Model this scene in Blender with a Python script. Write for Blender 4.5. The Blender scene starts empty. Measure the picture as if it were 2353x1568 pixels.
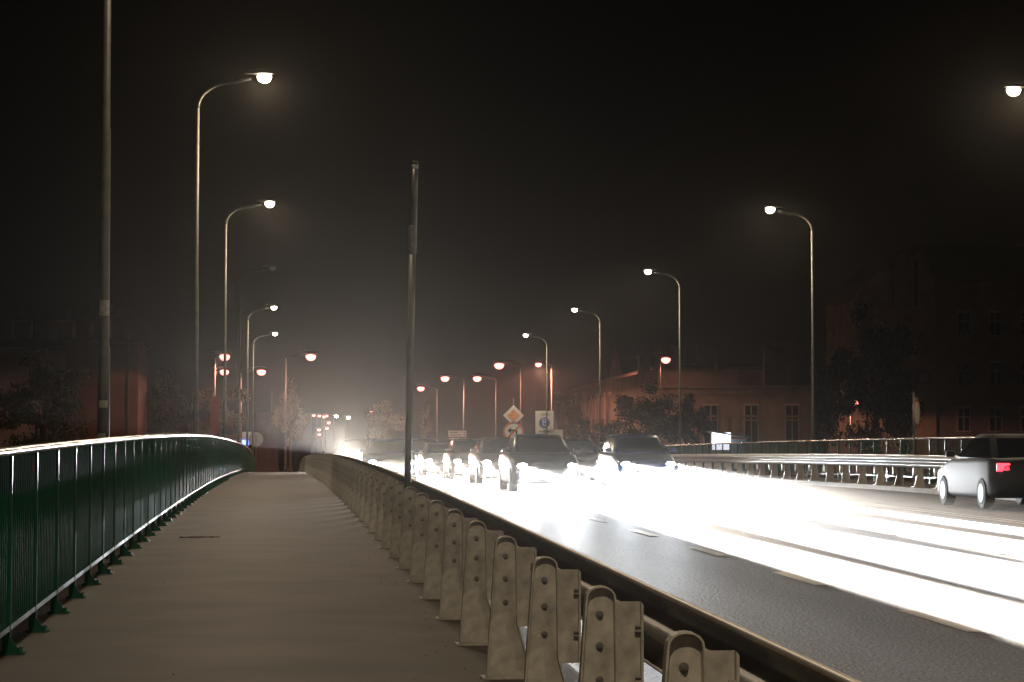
import bpy, bmesh, math, random
from mathutils import Vector, Matrix
random.seed(7)
C = bpy.context.scene.collection
S = bpy.context.scene
R = math.radians
PI = math.pi

# ------------------------------------------------------------------ camera
PSI, TH, CAMH, FPX = 0.10051, 0.05325, 1.5525, 5275.0
cam_d = bpy.data.cameras.new("camera")
cam_d.sensor_width = 36.0
cam_d.lens = FPX / 2353 * 36
cam_d.clip_start = 0.1
cam_d.clip_end = 4000
cam = bpy.data.objects.new("camera", cam_d)
cam.location = (0, 0, CAMH)
cam.rotation_euler = (PI / 2 + TH, 0, -PSI)
C.objects.link(cam)
S.camera = cam

# ------------------------------------------------------------------ night sky, exposure
w = bpy.data.worlds.new("World")
S.world = w
w.use_nodes = True
w.node_tree.nodes["Background"].inputs[0].default_value = (1.0, 0.93, 0.86, 1)
w.node_tree.nodes["Background"].inputs[1].default_value = 0.0005
S.view_settings.view_transform = 'Standard'
S.view_settings.look = 'None'
S.view_settings.exposure = 0
S.view_settings.gamma = 1
S.cycles.use_denoising = True
S.cycles.volume_bounces = 0
S.cycles.max_bounces = 5
S.cycles.diffuse_bounces = 2
S.cycles.glossy_bounces = 3
S.cycles.sample_clamp_indirect = 4
S.cycles.use_light_tree = True

LAMP_W = 1250        # white street lamp
RED_W = 2200         # reddish street lamp beyond the bridge
HEAD_W = 18000       # one dipped headlight
BEAM_W = 9.0e6       # narrow beam added to a headlight for road streaks, rail glints and glow
HAZE = 0.0001
WIDE_W = 6000         # stray light of one headlight

# ------------------------------------------------------------------ materials
def mat(name, col, rough=0.6, metal=0.0, var=0.15, scale=6.0, bump=0.0, bscale=40.0, stretch=(1, 1, 1), coat=0.0, col2=None):
    m = bpy.data.materials.new(name)
    m.use_nodes = True
    nt = m.node_tree
    b = nt.nodes["Principled BSDF"]
    b.inputs["Roughness"].default_value = rough
    b.inputs["Metallic"].default_value = metal
    if coat: b.inputs["Coat Weight"].default_value = coat
    tc = nt.nodes.new("ShaderNodeTexCoord")
    mp = nt.nodes.new("ShaderNodeMapping")
    mp.inputs["Scale"].default_value = stretch
    nt.links.new(tc.outputs["Object"], mp.inputs[0])
    n = nt.nodes.new("ShaderNodeTexNoise")
    n.inputs["Scale"].default_value = scale
    n.inputs["Detail"].default_value = 6
    nt.links.new(mp.outputs[0], n.inputs["Vector"])
    r = nt.nodes.new("ShaderNodeValToRGB")
    c2 = col2 or tuple(c * (1 + var) for c in col)
    c1 = tuple(c * (1 - var) for c in col)
    r.color_ramp.elements[0].position = 0.3
    r.color_ramp.elements[1].position = 0.7
    r.color_ramp.elements[0].color = (*c1, 1)
    r.color_ramp.elements[1].color = (*c2, 1)
    nt.links.new(n.outputs["Fac"], r.inputs[0])
    nt.links.new(r.outputs[0], b.inputs["Base Color"])
    if bump:
        n2 = nt.nodes.new("ShaderNodeTexNoise")
        n2.inputs["Scale"].default_value = bscale
        n2.inputs["Detail"].default_value = 3
        nt.links.new(mp.outputs[0], n2.inputs["Vector"])
        bp = nt.nodes.new("ShaderNodeBump")
        bp.inputs["Strength"].default_value = bump
        bp.inputs["Distance"].default_value = 0.02
        nt.links.new(n2.outputs["Fac"], bp.inputs["Height"])
        nt.links.new(bp.outputs[0], b.inputs["Normal"])
    return m

def emit(name, col, strength):
    m = bpy.data.materials.new(name)
    m.use_nodes = True
    b = m.node_tree.nodes["Principled BSDF"]
    b.inputs["Base Color"].default_value = (0.8, 0.8, 0.8, 1)
    b.inputs["Emission Color"].default_value = (*col, 1)
    b.inputs["Emission Strength"].default_value = strength
    m.cycles.emission_sampling = 'NONE'    # the lamp objects inside do the lighting
    return m

M = {}
M['galv'] = mat("galvanised_steel", (0.50, 0.475, 0.41), 0.5, 0.25, 0.26, 13, 0.08, 60)
M['galv_beam'] = mat("galvanised_beam", (0.33, 0.32, 0.30), 0.45, 0.45, 0.14, 5)
M['lit_edge'] = mat("headlit_edge", (0.80, 0.74, 0.68), 0.42, 0.6, 0.1, 6)  # paler than the beam: headlight gleam put into the colour
M['bolt'] = mat("bolt_steel", (0.22, 0.21, 0.19), 0.45, 0.7, 0.2, 30)
M['green'] = mat("green_gloss_paint", (0.004, 0.085, 0.043), 0.24, 0.0, 0.2, 8, coat=0.3)
M['rail'] = mat("painted_handrail", (0.62, 0.60, 0.58), 0.22, 0.9, 0.12, 5)
M['walk'] = mat("walkway_resin", (0.108, 0.087, 0.067), 0.66, 0.0, 0.25, 0.9, 0.10, 40, (0.9, 1.15, 1))
M['asphalt'] = mat("asphalt", (0.06, 0.058, 0.058), 0.56, 0.0, 0.85, 26, 1.0, 34)
M['paint'] = mat("road_paint", (0.45, 0.43, 0.39), 0.42, 0, 0.25, 20)
M['concrete'] = mat("concrete", (0.28, 0.26, 0.23), 0.8, 0, 0.15, 3, 0.2, 25)
M['pole'] = mat("lamp_pole_steel", (0.085, 0.08, 0.065), 0.5, 0.0, 0.25, 7)
M['dpole'] = mat("dark_pole_steel", (0.13, 0.12, 0.105), 0.4, 0.3, 0.2, 6)
M['sticker'] = mat("peeling_sticker", (0.42, 0.40, 0.36), 0.7, 0, 0.3, 30)
M['ground'] = mat("dark_ground", (0.05, 0.055, 0.035), 0.95, 0, 0.4, 0.3)
M['lens'] = emit("lamp_lens", (1.0, 0.90, 0.72), 30)
M['rlens'] = emit("red_lamp_lens", (1.0, 0.26, 0.22), 4.2)
M['olens'] = mat("unlit_lens", (0.5, 0.5, 0.48), 0.3)
M['hlens'] = emit("headlight_lens", (1.0, 0.97, 0.93), 60)
M['tlens'] = emit("tail_light_lens", (1.0, 0.02, 0.05), 4)
M['glass'] = mat("car_glass", (0.012, 0.014, 0.016), 0.06, 0, 0.05)
M['tyre'] = mat("tyre_rubber", (0.02, 0.02, 0.02), 0.8)
M['rim'] = mat("wheel_rim", (0.10, 0.10, 0.10), 0.6, 0.4)
M['trim'] = mat("black_trim", (0.02, 0.02, 0.02), 0.5)
M['plate'] = mat("number_plate", (0.7, 0.7, 0.66), 0.5)
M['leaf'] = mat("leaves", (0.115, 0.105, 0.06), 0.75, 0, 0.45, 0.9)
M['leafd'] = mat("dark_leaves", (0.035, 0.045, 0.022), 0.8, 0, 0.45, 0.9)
M['bark'] = mat("bark", (0.07, 0.055, 0.04), 0.9, 0, 0.3, 8, 0.5, 20)
M['white'] = mat("white_sign_face", (0.72, 0.70, 0.67), 0.5, 0, 0.05)
M['signred'] = mat("red_sign_paint", (0.55, 0.10, 0.06), 0.5)
M['signyel'] = mat("amber_sign_paint", (0.75, 0.30, 0.12), 0.5)
M['signblue'] = mat("blue_sign_paint", (0.03, 0.12, 0.45), 0.5)
M['signblack'] = mat("black_sign_paint", (0.03, 0.03, 0.03), 0.5)
M['signgrey'] = mat("grey_sign_back", (0.32, 0.32, 0.31), 0.5, 0.5)
M['lit_blue'] = emit("backlit_blue", (0.10, 0.25, 1.0), 2.2)
M['lit_white'] = emit("backlit_white", (0.80, 0.86, 1.0), 2.0)
M['lit_panel'] = emit("backlit_panel", (0.84, 0.88, 1.0), 4.0)
M['ltblue_metal'] = mat("blue_grey_metal", (0.30, 0.36, 0.42), 0.4, 0.3)
M['stucco'] = mat("old_stucco", (0.42, 0.30, 0.22), 0.9, 0, 0.2, 0.8, 0.3, 6)
M['stucco_dk'] = mat("tan_stucco", (0.36, 0.29, 0.19), 0.9, 0, 0.2, 0.6, 0.3, 6)
M['stucco_gr'] = mat("grey_stucco", (0.24, 0.20, 0.19), 0.9, 0, 0.2, 0.6, 0.3, 6)
M['stucco_rd'] = mat("red_brown_stucco", (0.07, 0.032, 0.023), 0.9, 0, 0.2, 0.5, 0.3, 6)
M['roof'] = mat("dark_roof", (0.05, 0.045, 0.045), 0.8, 0, 0.3, 2)
M['frame'] = mat("white_window_frame", (0.55, 0.48, 0.38), 0.6)
M['wglass'] = mat("dark_window_glass", (0.02, 0.022, 0.028), 0.1)
M['banner'] = mat("dark_red_fabric", (0.28, 0.03, 0.03), 0.8, 0, 0.2, 3)
M['wire'] = mat("rusty_wire", (0.05, 0.035, 0.025), 0.7)
M['stone'] = mat("grit", (0.07, 0.055, 0.045), 0.9)

# ------------------------------------------------------------------ deck profile
_PT = [(70, 1.0003), (80, 1.043), (90, 1.076), (100, 1.097), (110, 1.106), (120, 1.10), (130, 1.055), (140, 0.92),
       (150, 0.69), (160, 0.38), (172, 0.02), (185, -0.22), (200, -0.3), (215, -0.3), (2000, -0.3)]
def zd(d):
    if d <= 70: return 0.02339 * d - 0.00013 * d * d
    for i in range(len(_PT) - 1):
        a, b = _PT[i], _PT[i + 1]
        if a[0] <= d <= b[0]:
            p = _PT[i - 1] if i else (60, zd(60))
            q = _PT[i + 2] if i + 2 < len(_PT) else b
            m0 = (b[1] - p[1]) / (b[0] - p[0])
            m1 = (q[1] - a[1]) / (q[0] - a[0]) if q[0] > a[0] else 0
            t = (d - a[0]) / (b[0] - a[0]); h = b[0] - a[0]
            return ((2*t**3 - 3*t*t + 1) * a[1] + (t**3 - 2*t*t + t) * h * m0 + (-2*t**3 + 3*t*t) * b[1] + (t**3 - t*t) * h * m1)
    return -0.3
ROAD = -0.12

def at(px, py, d):
    """world point at road distance d that stands at photo pixel (px, py) of the 2353 px wide picture: used to survey the site"""
    u = (px - 1176.5) / FPX
    v = (784 - py) / FPX
    yf = math.cos(TH) - v * math.sin(TH)
    zz = math.sin(TH) + v * math.cos(TH)
    X = u * math.cos(PSI) + yf * math.sin(PSI)
    Y = -u * math.sin(PSI) + yf * math.cos(PSI)
    k = d / Y
    return Vector((X * k, d, CAMH + zz * k))

def gz(x, d):
    """height of the land beyond and beside the bridge"""
    if d < 118: base = -5.0
    elif d < 165:
        t = (d - 118) / 47; base = -5 + 4.6 * (t * t * (3 - 2 * t))
    else: base = -0.4
    t = min(max((x - 22) / 10, 0), 1)
    return base + (0.9 * t * t * (3 - 2 * t) if d > 150 else 0)

# ------------------------------------------------------------------ mesh helpers
def obj(name, bm, m, parent=None, loc=None, smooth=False):
    me = bpy.data.meshes.new(name)
    bmesh.ops.recalc_face_normals(bm, faces=bm.faces)
    bm.to_mesh(me); bm.free()
    ms = m if isinstance(m, (list, tuple)) else [m]
    for x in ms: me.materials.append(x)
    if smooth:
        for p in me.polygons: p.use_smooth = True
    o = bpy.data.objects.new(name, me)
    C.objects.link(o)
    if parent: o.parent = parent
    if loc is not None: o.location = loc
    return o
def thing(name, label, cat, loc=(0, 0, 0), rz=0, group=None):
    o = bpy.data.objects.new(name, None)
    o.empty_display_size = 0.3
    C.objects.link(o)
    o.location = loc; o.rotation_euler = (0, 0, rz)
    tag(o, label, cat, group)
    return o
def tag(o, label, cat, group=None):
    o['label'] = label; o['category'] = cat
    if group: o['group'] = group
    return o
def struct(o, kind='structure'):
    o['kind'] = kind
    return o
def kids(o): return [c for c in C.objects if c.parent == o]
def dup(o, parent=None):
    tree = {}
    for x in C.objects:
        if x.parent: tree.setdefault(x.parent.name, []).append(x)
    def go(s, p):
        c = s.copy(); C.objects.link(c); c.parent = p
        for k in tree.get(s.name, []): go(k, c)
        return c
    return go(o, parent)

def box(bm, x0, x1, y0, y1, z0, z1, mi=0):
    v = [bm.verts.new(p) for p in [(x0,y0,z0),(x1,y0,z0),(x1,y1,z0),(x0,y1,z0),(x0,y0,z1),(x1,y0,z1),(x1,y1,z1),(x0,y1,z1)]]
    fs = [(0,3,2,1),(4,5,6,7),(0,1,5,4),(1,2,6,5),(2,3,7,6),(3,0,4,7)]
    for f in fs:
        bm.faces.new([v[i] for i in f]).material_index = mi
def bevel(bm, w, seg=2):
    bmesh.ops.bevel(bm, geom=list(bm.edges), offset=w, segments=seg, affect='EDGES', profile=0.6)
def tube(bm, pts, rad, n=10, cap=True):
    """tube along pts; rad a number or a list"""
    pts = [Vector(p) for p in pts]
    rings = []
    for i, p in enumerate(pts):
        t = (pts[min(i + 1, len(pts) - 1)] - pts[max(i - 1, 0)]).normalized()
        up = Vector((0, 1, 0)) if abs(t.y) < 0.9 else Vector((0, 0, 1))
        a = t.cross(up).normalized(); b = t.cross(a).normalized()
        r = rad[i] if isinstance(rad, (list, tuple)) else rad
        rings.append([bm.verts.new(p + (a * math.cos(2*PI*k/n) + b * math.sin(2*PI*k/n)) * r) for k in range(n)])
    for i in range(len(rings) - 1):
        for k in range(n):
            bm.faces.new((rings[i][k], rings[i][(k+1) % n], rings[i+1][(k+1) % n], rings[i+1][k]))
    if cap:
        bm.faces.new(rings[0]); bm.faces.new(list(reversed(rings[-1])))
def disc(bm, c, r, th, axis='y', n=24, mi=0, sx=1.0):
    c = Vector(c); a = []; b = []
    for k in range(n):
        t = 2 * PI * k / n
        if axis == 'y': p = Vector((r * sx * math.cos(t), 0, r * math.sin(t))); o = Vector((0, th, 0))
        elif axis == 'x': p = Vector((0, r * sx * math.cos(t), r * math.sin(t))); o = Vector((th, 0, 0))
        else: p = Vector((r * sx * math.cos(t), r * math.sin(t), 0)); o = Vector((0, 0, th))
        a.append(bm.verts.new(c + p)); b.append(bm.verts.new(c + p + o))
    fs = [bm.faces.new(a), bm.faces.new(list(reversed(b)))]
    for k in range(n): fs.append(bm.faces.new((a[k], b[k], b[(k+1) % n], a[(k+1) % n])))
    for f in fs: f.material_index = mi
def extrude_profile(bm, prof, ds, base=zd, close=True):
    """sweep a cross-section [(x, z above deck)] along the deck at distances ds"""
    rings = [[bm.verts.new((x, d, base(d) + z)) for x, z in prof] for d in ds]
    n = len(prof)
    for i in range(len(rings) - 1):
        for k in range(n if close else n - 1):
            bm.faces.new((rings[i][k], rings[i][(k+1) % n], rings[i+1][(k+1) % n], rings[i+1][k]))
    if close:
        bm.faces.new(rings[0]); bm.faces.new(list(reversed(rings[-1])))
def drange(a, b, s):
    n = max(1, int(round((b - a) / s)))
    return [a + (b - a) * i / n for i in range(n + 1)]

# ------------------------------------------------------------------ the setting: land, bridge deck, road
bm = bmesh.new()
xs = [-900, -300, -120, -60, -30, -12, -6, -2.2, 5, 12, 19.4, 22, 24, 26, 28, 30, 32, 36, 50, 80, 140, 320, 900]
ys = [-60, -20, 20, 60, 100, 118] + [118 + 47 * i / 8 for i in range(1, 9)] + [175, 190, 205, 230, 260, 300, 360, 450, 600, 900, 1500]
g = [[bm.verts.new((x, y, gz(x, y))) for x in xs] for y in ys]
for i in range(len(ys) - 1):
    for k in range(len(xs) - 1):
        bm.faces.new((g[i][k], g[i][k+1], g[i+1][k+1], g[i+1][k]))
struct(obj("ground", bm, M['ground'], smooth=True))

DS = drange(-8, 230, 1.0)
bm = bmesh.new()
extrude_profile(bm, [(-2.1, 0), (1.60, 0), (1.60, -0.9), (-2.1, -0.9)], DS)
struct(obj("pavement", bm, M['walk']))
bm = bmesh.new()
extrude_profile(bm, [(16.55, 0), (19.2, 0), (19.2, -0.9), (16.55, -0.9)], DS)
struct(obj("pavement", bm, M['walk']))
bm = bmesh.new()
for x0, x1 in ((1.603, 1.80), (16.35, 16.547)):
    extrude_profile(bm, [(x0, -0.003), (x0 + 0.01, 0.006), (x1 - 0.015, 0.006), (x1, -0.01), (x1, -0.5), (x0, -0.5)], DS)
struct(obj("kerb", bm, M['concrete']))
bm = bmesh.new()
DR = drange(-8, 230, 1.0) + [260, 300, 400, 600, 900]
extrude_profile(bm, [(1.803, ROAD), (5.3, ROAD + 0.02), (9.0, ROAD + 0.03), (12.6, ROAD + 0.02), (16.347, ROAD), (16.347, -0.9), (1.803, -0.9)], DR)
road = struct(obj("road", bm, M['asphalt']))
def road_z(x):
    xs_ = [(1.803, 0), (5.3, 0.02), (9.0, 0.03), (12.6, 0.02), (16.347, 0)]
    for (a, p), (b, q) in zip(xs_, xs_[1:]):
        if a <= x <= b: return ROAD + p + (q - p) * (x - a) / (b - a)
    return ROAD
bm = bmesh.new()
for x, dash in ((5.3, True), (8.75, True), (11.95, False), (12.2, False), (2.15, False)):
    ds = []
    if dash:
        k = -3.0
        while k < 180: ds.append((k, k + 2.0)); k += 5.05
    else: ds = [(-8, 200)]
    for a, b in ds:
        extrude_profile(bm, [(x - .07, road_z(x - .07) + .005), (x + .07, road_z(x + .07) + .005)], drange(a, b, 1.0), close=False)
struct(obj("road_marking", bm, M['paint'], road))

# ------------------------------------------------------------------ street lamps of the bridge
def spot(name, parent, loc, rot, power, col, size, blend, radius):
    l = bpy.data.lights.new(name, 'SPOT')
    l.energy = power; l.color = col; l.spot_size = R(size); l.spot_blend = blend; l.shadow_soft_size = radius
    o = bpy.data.objects.new(name, l); C.objects.link(o)
    o.parent = parent; o.location = loc; o.rotation_euler = rot
    return o

def make_lamp(label, pos, head_z, side, lit=True, thick=1.0, arm=1.5, lensm='lens', power=LAMP_W, col=(1.0, 0.80, 0.56), group=None, straight=False, size=1.0, stickers=False):
    """pole with a curved arm; side +1 leans the arm to +x"""
    x, d, z0 = pos
    t = thing("street_lamp", label, "street lamp", (x, d, z0), 0, group)
    H = head_z - z0
    bm = bmesh.new()
    tz = H - 0.72 if not straight else H - 0.1
    tube(bm, [(0,0,0),(0,0,2.6),(0,0,2.64),(0,0,tz*0.55),(0,0,tz*0.551),(0,0,tz)], [0.075*thick, 0.066*thick, 0.056*thick, 0.05*thick, 0.044*thick, 0.036*thick], 12)
    pole = obj("pole", bm, M['pole'], t, smooth=True)
    bm = bmesh.new()
    if straight:
        pts = [(0,0,tz),(side*0.15,0,H-0.02),(side*arm*0.5,0,H+0.06),(side*(arm-0.2),0,H+0.1)]
    else:
        pts = []
        for k in range(9):
            a = k / 8 * PI / 2
            pts.append((side * 0.85 * (1 - math.cos(a)), 0, tz + 0.62 * math.sin(a)))
        pts.append((side * (arm - 0.2), 0, tz + 0.70))
    tube(bm, pts, 0.034 * thick, 8)
    obj("arm", bm, M['pole'], t, smooth=True)
    bm = bmesh.new()
    hx = side * arm
    prof = [(-0.42, 0.03, 0.05), (-0.3, 0.10, 0.10), (-0.1, 0.14, 0.13), (0.12, 0.16, 0.13), (0.3, 0.13, 0.10), (0.38, 0.05, 0.05)]
    rings = []
    for (u, hw, hh) in prof:
        rings.append([bm.verts.new((hx + side * u * 0.85 * size, hw * 0.8 * size * math.cos(a), 0.10 * size + H + (hh * math.sin(a) * 0.8) * size)) for a in [PI * k / 6 for k in range(7)]])
    for i in range(len(rings) - 1):
        for k in range(6):
            bm.faces.new((rings[i][k], rings[i][k+1], rings[i+1][k+1], rings[i+1][k]))
        bm.faces.new((rings[i][6], rings[i][0], rings[i+1][0], rings[i+1][6]))
    bm.faces.new(rings[0]); bm.faces.new(list(reversed(rings[-1])))
    head = obj("lamp_head", bm, M['dpole'], t, smooth=False)
    bm = bmesh.new()
    bmesh.ops.create_uvsphere(bm, u_segments=14, v_segments=8, radius=1.0)
    for v in bm.verts:
        v.co = Vector((hx + side * 0.1 * size + v.co.x * 0.17 * size, v.co.y * 0.15 * size, H + 0.04 + (v.co.z * (0.15 if v.co.z < 0 else 0.06)) * size))
    obj("lens", bm, M[lensm] if lit else M['olens'], head, smooth=True)
    if lit and power:
        spot("bulb", head, (hx + side * 0.1, 0, H - 0.22 * size), (0, 0, 0), power, col, 180, 0.12, 0.12)
    if stickers:
        for zz, hh, a0, a1 in ((2.66+0.30, .17, -2.6, -0.4), (1.62, .05, -2.5, -1.2), (1.95, .08, -2.2, -0.9), (1.40, .05, -2.4, -0.7)):
            bm = bmesh.new()
            r = 0.079 * thick if zz < 2.6 else 0.0625 * thick
            va = [[bm.verts.new((r * math.cos(a0 + (a1 - a0) * k / 8), r * math.sin(a0 + (a1 - a0) * k / 8), zz + s * hh)) for k in range(9)] for s in (0, 1)]
            for k in range(8): bm.faces.new((va[0][k], va[0][k+1], va[1][k+1], va[1][k]))
            obj("sticker", bm, M['sticker'], t)
    return t

LG, RG = "curved lamp posts along the green railing", "curved lamp posts along the far railing"
LL = ["lamp post far behind the camera beside the green railing", "lamp post behind the camera beside the green railing", "thick grey lamp post with peeling stickers, nearest behind the green railing",
      "tallest whole lamp post behind the green railing, its lamp highest at left", "second lit curved lamp post behind the green railing",
      "unlit curved lamp post, third whole one behind the green railing", "small lit curved lamp post just past the crest at left",
      "smallest and farthest lit white lamp post at left"]
for k in range(-3, 5):
    d = 53.0 + 27.5 * k
    hz = 9.57 + zd(min(d, 110))
    make_lamp(LL[k+3], (-1.93, d, zd(d) - 0.3), hz, 1, lit=(k != 2), arm=1.42, group=LG, stickers=(k == -1), thick=1.0, power=LAMP_W * {-3: 0.3, -2: 1.6, -1: 0.45}.get(k, 1.0))
RL = ["lamp post far behind the camera beyond the road", "lamp post behind the camera beyond the road", "curved lamp post beyond the road, outside the picture at right", "nearest far side lamp, cut by the right edge high up",
      "tall lit lamp post beyond the road, second from the right edge", "lit lamp post beyond the road, third from the right edge",
      "lit lamp post beyond the road, fourth from the right edge", "smallest white lamp post beyond the road, farthest on the bridge"]
for k in range(-3, 5):
    d = 53.1 + 27.5 * k
    hz = 9.57 + zd(min(d, 110))
    make_lamp(RL[k+3], (18.95, d, zd(d) - 0.3), hz, -1, arm=1.42, group=RG, power=LAMP_W * {-3: 0.3, -2: 1.0}.get(k, 1.0))

# ------------------------------------------------------------------ green railing
def make_railing(x, d0, n, step, label, postlit=True, side=1):
    t = thing("railing", label, "railing", (x, d0, zd(d0)))
    def loc(d): return (0, d - d0, zd(d) - zd(d0))
    bm = bmesh.new()
    box(bm, -0.024, 0.024, -0.006, 0.006, 0.012, 1.275)
    box(bm, -0.03, -0.018, -0.016, 0.016, 0.012, 1.275)
    post = obj("post", bm, M['green'], t, loc(d0))
    bm = bmesh.new()
    box(bm, -0.05, 0.12, -0.06, 0.06, 0, 0.012)
    for yy in (-0.04, 0.04):
        for xx in (0.085, ):
            bm2 = bmesh.ops.create_cone(bm, cap_ends=True, segments=6, radius1=0.015, radius2=0.015, depth=0.03, matrix=Matrix.Translation((xx, yy, 0.027)))
    v = [bm.verts.new(p) for p in ((0.024,-0.004,0.012),(0.09,-0.004,0.012),(0.024,-0.004,0.10),(0.024,0.004,0.012),(0.09,0.004,0.012),(0.024,0.004,0.10))]
    for f in ((0,1,2),(5,4,3),(0,3,4,1),(1,4,5,2),(2,5,3,0)): bm.faces.new([v[i] for i in f])
    obj("foot_plate", bm, M['green'], post)
    for k in range(1, n + 1):
        dd = d0 + step * k
        q = dup(post, t) if dd < 75 else post.copy()
        if dd >= 75: C.objects.link(q); q.parent = t
        q.location = loc(dd)
    d1 = d0 + step * n
    dl = drange(d0 - 3 * step, d1 + 0.4, step / 2)
    bz = lambda d: zd(d) - zd(d0)
    sh = lambda d: d - d0
    def sweep(prof, name, m, smooth=True):
        bm = bmesh.new()
        rings = [[bm.verts.new((xx, d - d0, bz(d) + zz)) for xx, zz in prof] for d in dl]
        nn = len(prof)
        for i in range(len(rings) - 1):
            for k in range(nn): bm.faces.new((rings[i][k], rings[i][(k+1) % nn], rings[i+1][(k+1) % nn], rings[i+1][k]))
        bm.faces.new(rings[0]); bm.faces.new(list(reversed(rings[-1])))
        return obj(name, bm, m, t, smooth=smooth)
    hp = []
    for k in range(12):
        a = 2 * PI * k / 12
        hp.append((0.046 * math.cos(a), 1.306 + 0.030 * math.sin(a)))
    sweep(hp, "handrail", M['rail'])
    sweep([(-0.02, 0.15), (0.02, 0.15), (0.02, 0.185), (-0.02, 0.185)], "bottom_rail", M['green'], False)
    nb = 13
    for k in range(-3, n):
        a = d0 + step * k
        bm = bmesh.new()
        for j in range(1, nb + 1):
            d = a + step * j / (nb + 1)
            zb = bz(d); yy = d - d0
            tube(bm, [(0, yy, zb + 0.185), (0, yy, zb + 1.285)], 0.0085, 6, cap=False)
        obj("bar_panel", bm, M['green'], t, smooth=True)
    return t
make_railing(-1.747, 15.137, 92, 1.564, "long green bar railing with pale handrail along the left of the walkway")
make_railing(18.70, 30.5, 80, 1.564, "far dark green bar railing beyond the road")

# ------------------------------------------------------------------ guard rail
def post_bms():
    # outline of the face, anticlockwise from bottom left, as seen from the walkway side
    out = [(-0.118, 0.012), (-0.064, 0.775)]
    for k in range(1, 8):
        a = PI - PI * k / 8
        out.append((0.064 * math.cos(a), 0.775 + 0.062 * math.sin(a) ** 0.8))
    out += [(0.064, 0.775), (0.070, 0.33), (0.155, 0.012)]
    n = len(out)
    cx = sum(p[0] for p in out) / n
    th = 0.0075
    inn = []
    for i in range(n):
        p, a, b = Vector(out[i]), Vector(out[i-1]), Vector(out[(i+1) % n])
        n1 = Vector((-(p - a).y, (p - a).x)).normalized(); n2 = Vector((-(b - p).y, (b - p).x)).normalized()
        nn = (n1 + n2).normalized()
        k = th / max(0.35, nn.dot(n1))
        q = p - nn * k      # outline runs clockwise here, inside is -n
        inn.append((q.x, q.y))
    bm = bmesh.new()
    D = 0.060
    of = [bm.verts.new((x, -D, z)) for x, z in out]; ob = [bm.verts.new((x, 0.002, z)) for x, z in out]
    nf = [bm.verts.new((x, -D, z)) for x, z in inn]; nb_ = [bm.verts.new((x, -0.006, z)) for x, z in inn]
    for i in range(n):
        j = (i + 1) % n
        bm.faces.new((of[i], of[j], ob[j], ob[i]))
        bm.faces.new((of[i], nf[i], nf[j], of[j]))
        bm.faces.new((nf[i], nb_[i], nb_[j], nf[j]))
    bm.faces.new(nb_); bm.faces.new(ob)
    box(bm, -0.14, 0.19, -0.06, 0.12, -0.0, 0.0115)
    sp = bmesh.new()
    box(sp, 0.068, 0.176, 0.010, 0.017, 0.30, 0.768)
    v = [(0.172, 0.30), (0.182, 0.33), (0.182, 0.755), (0.172, 0.768)]
    a_ = [sp.verts.new((x, -0.03, z)) for x, z in v]; b_ = [sp.verts.new((x, 0.05, z)) for x, z in v]
    sp.faces.new(a_); sp.faces.new(list(reversed(b_)))
    for i in range(4): sp.faces.new((a_[i], b_[i], b_[(i+1) % 4], a_[(i+1) % 4]))
    box(sp, -0.05, 0.068, 0.010, 0.017, 0.32, 0.74)
    bbs = []
    for z in (0.445, 0.585, 0.715):
        bb = bmesh.new(); bbs.append(bb)
        bmesh.ops.create_cone(bb, cap_ends=True, segments=20, radius1=0.017, radius2=0.017, depth=0.004, matrix=Matrix.Translation((0, -0.008, z)) @ Matrix.Rotation(PI/2, 4, 'X'))
        bmesh.ops.create_cone(bb, cap_ends=True, segments=6, radius1=0.0135, radius2=0.0135, depth=0.014, matrix=Matrix.Translation((0, -0.016, z)) @ Matrix.Rotation(PI/2, 4, 'X'))
        bmesh.ops.create_cone(bb, cap_ends=True, segments=10, radius1=0.007, radius2=0.006, depth=0.014, matrix=Matrix.Translation((0, -0.028, z)) @ Matrix.Rotation(PI/2, 4, 'X'))
    sbs = []
    for z in (0.445, 0.655):
        sb = bmesh.new(); sbs.append(sb)
        for zz, xw in ((z - 0.010, 0.028), (z + 0.010, 0.026)):
            bmesh.ops.create_cone(sb, cap_ends=True, segments=6, radius1=0.009, radius2=0.009, depth=xw, matrix=Matrix.Translation((0.162, -0.012, zz)) @ Matrix.Rotation(PI/2, 4, 'Y'))
    return bm, sp, bbs, sbs
WB = [(0.185, 0.820), (0.192, 0.829), (0.202, 0.824), (0.222, 0.812), (0.255, 0.772), (0.266, 0.745), (0.262, 0.722), (0.200, 0.688), (0.188, 0.672),
      (0.188, 0.652), (0.200, 0.636), (0.262, 0.602), (0.266, 0.579), (0.255, 0.552), (0.222, 0.512), (0.202, 0.508)]
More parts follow.
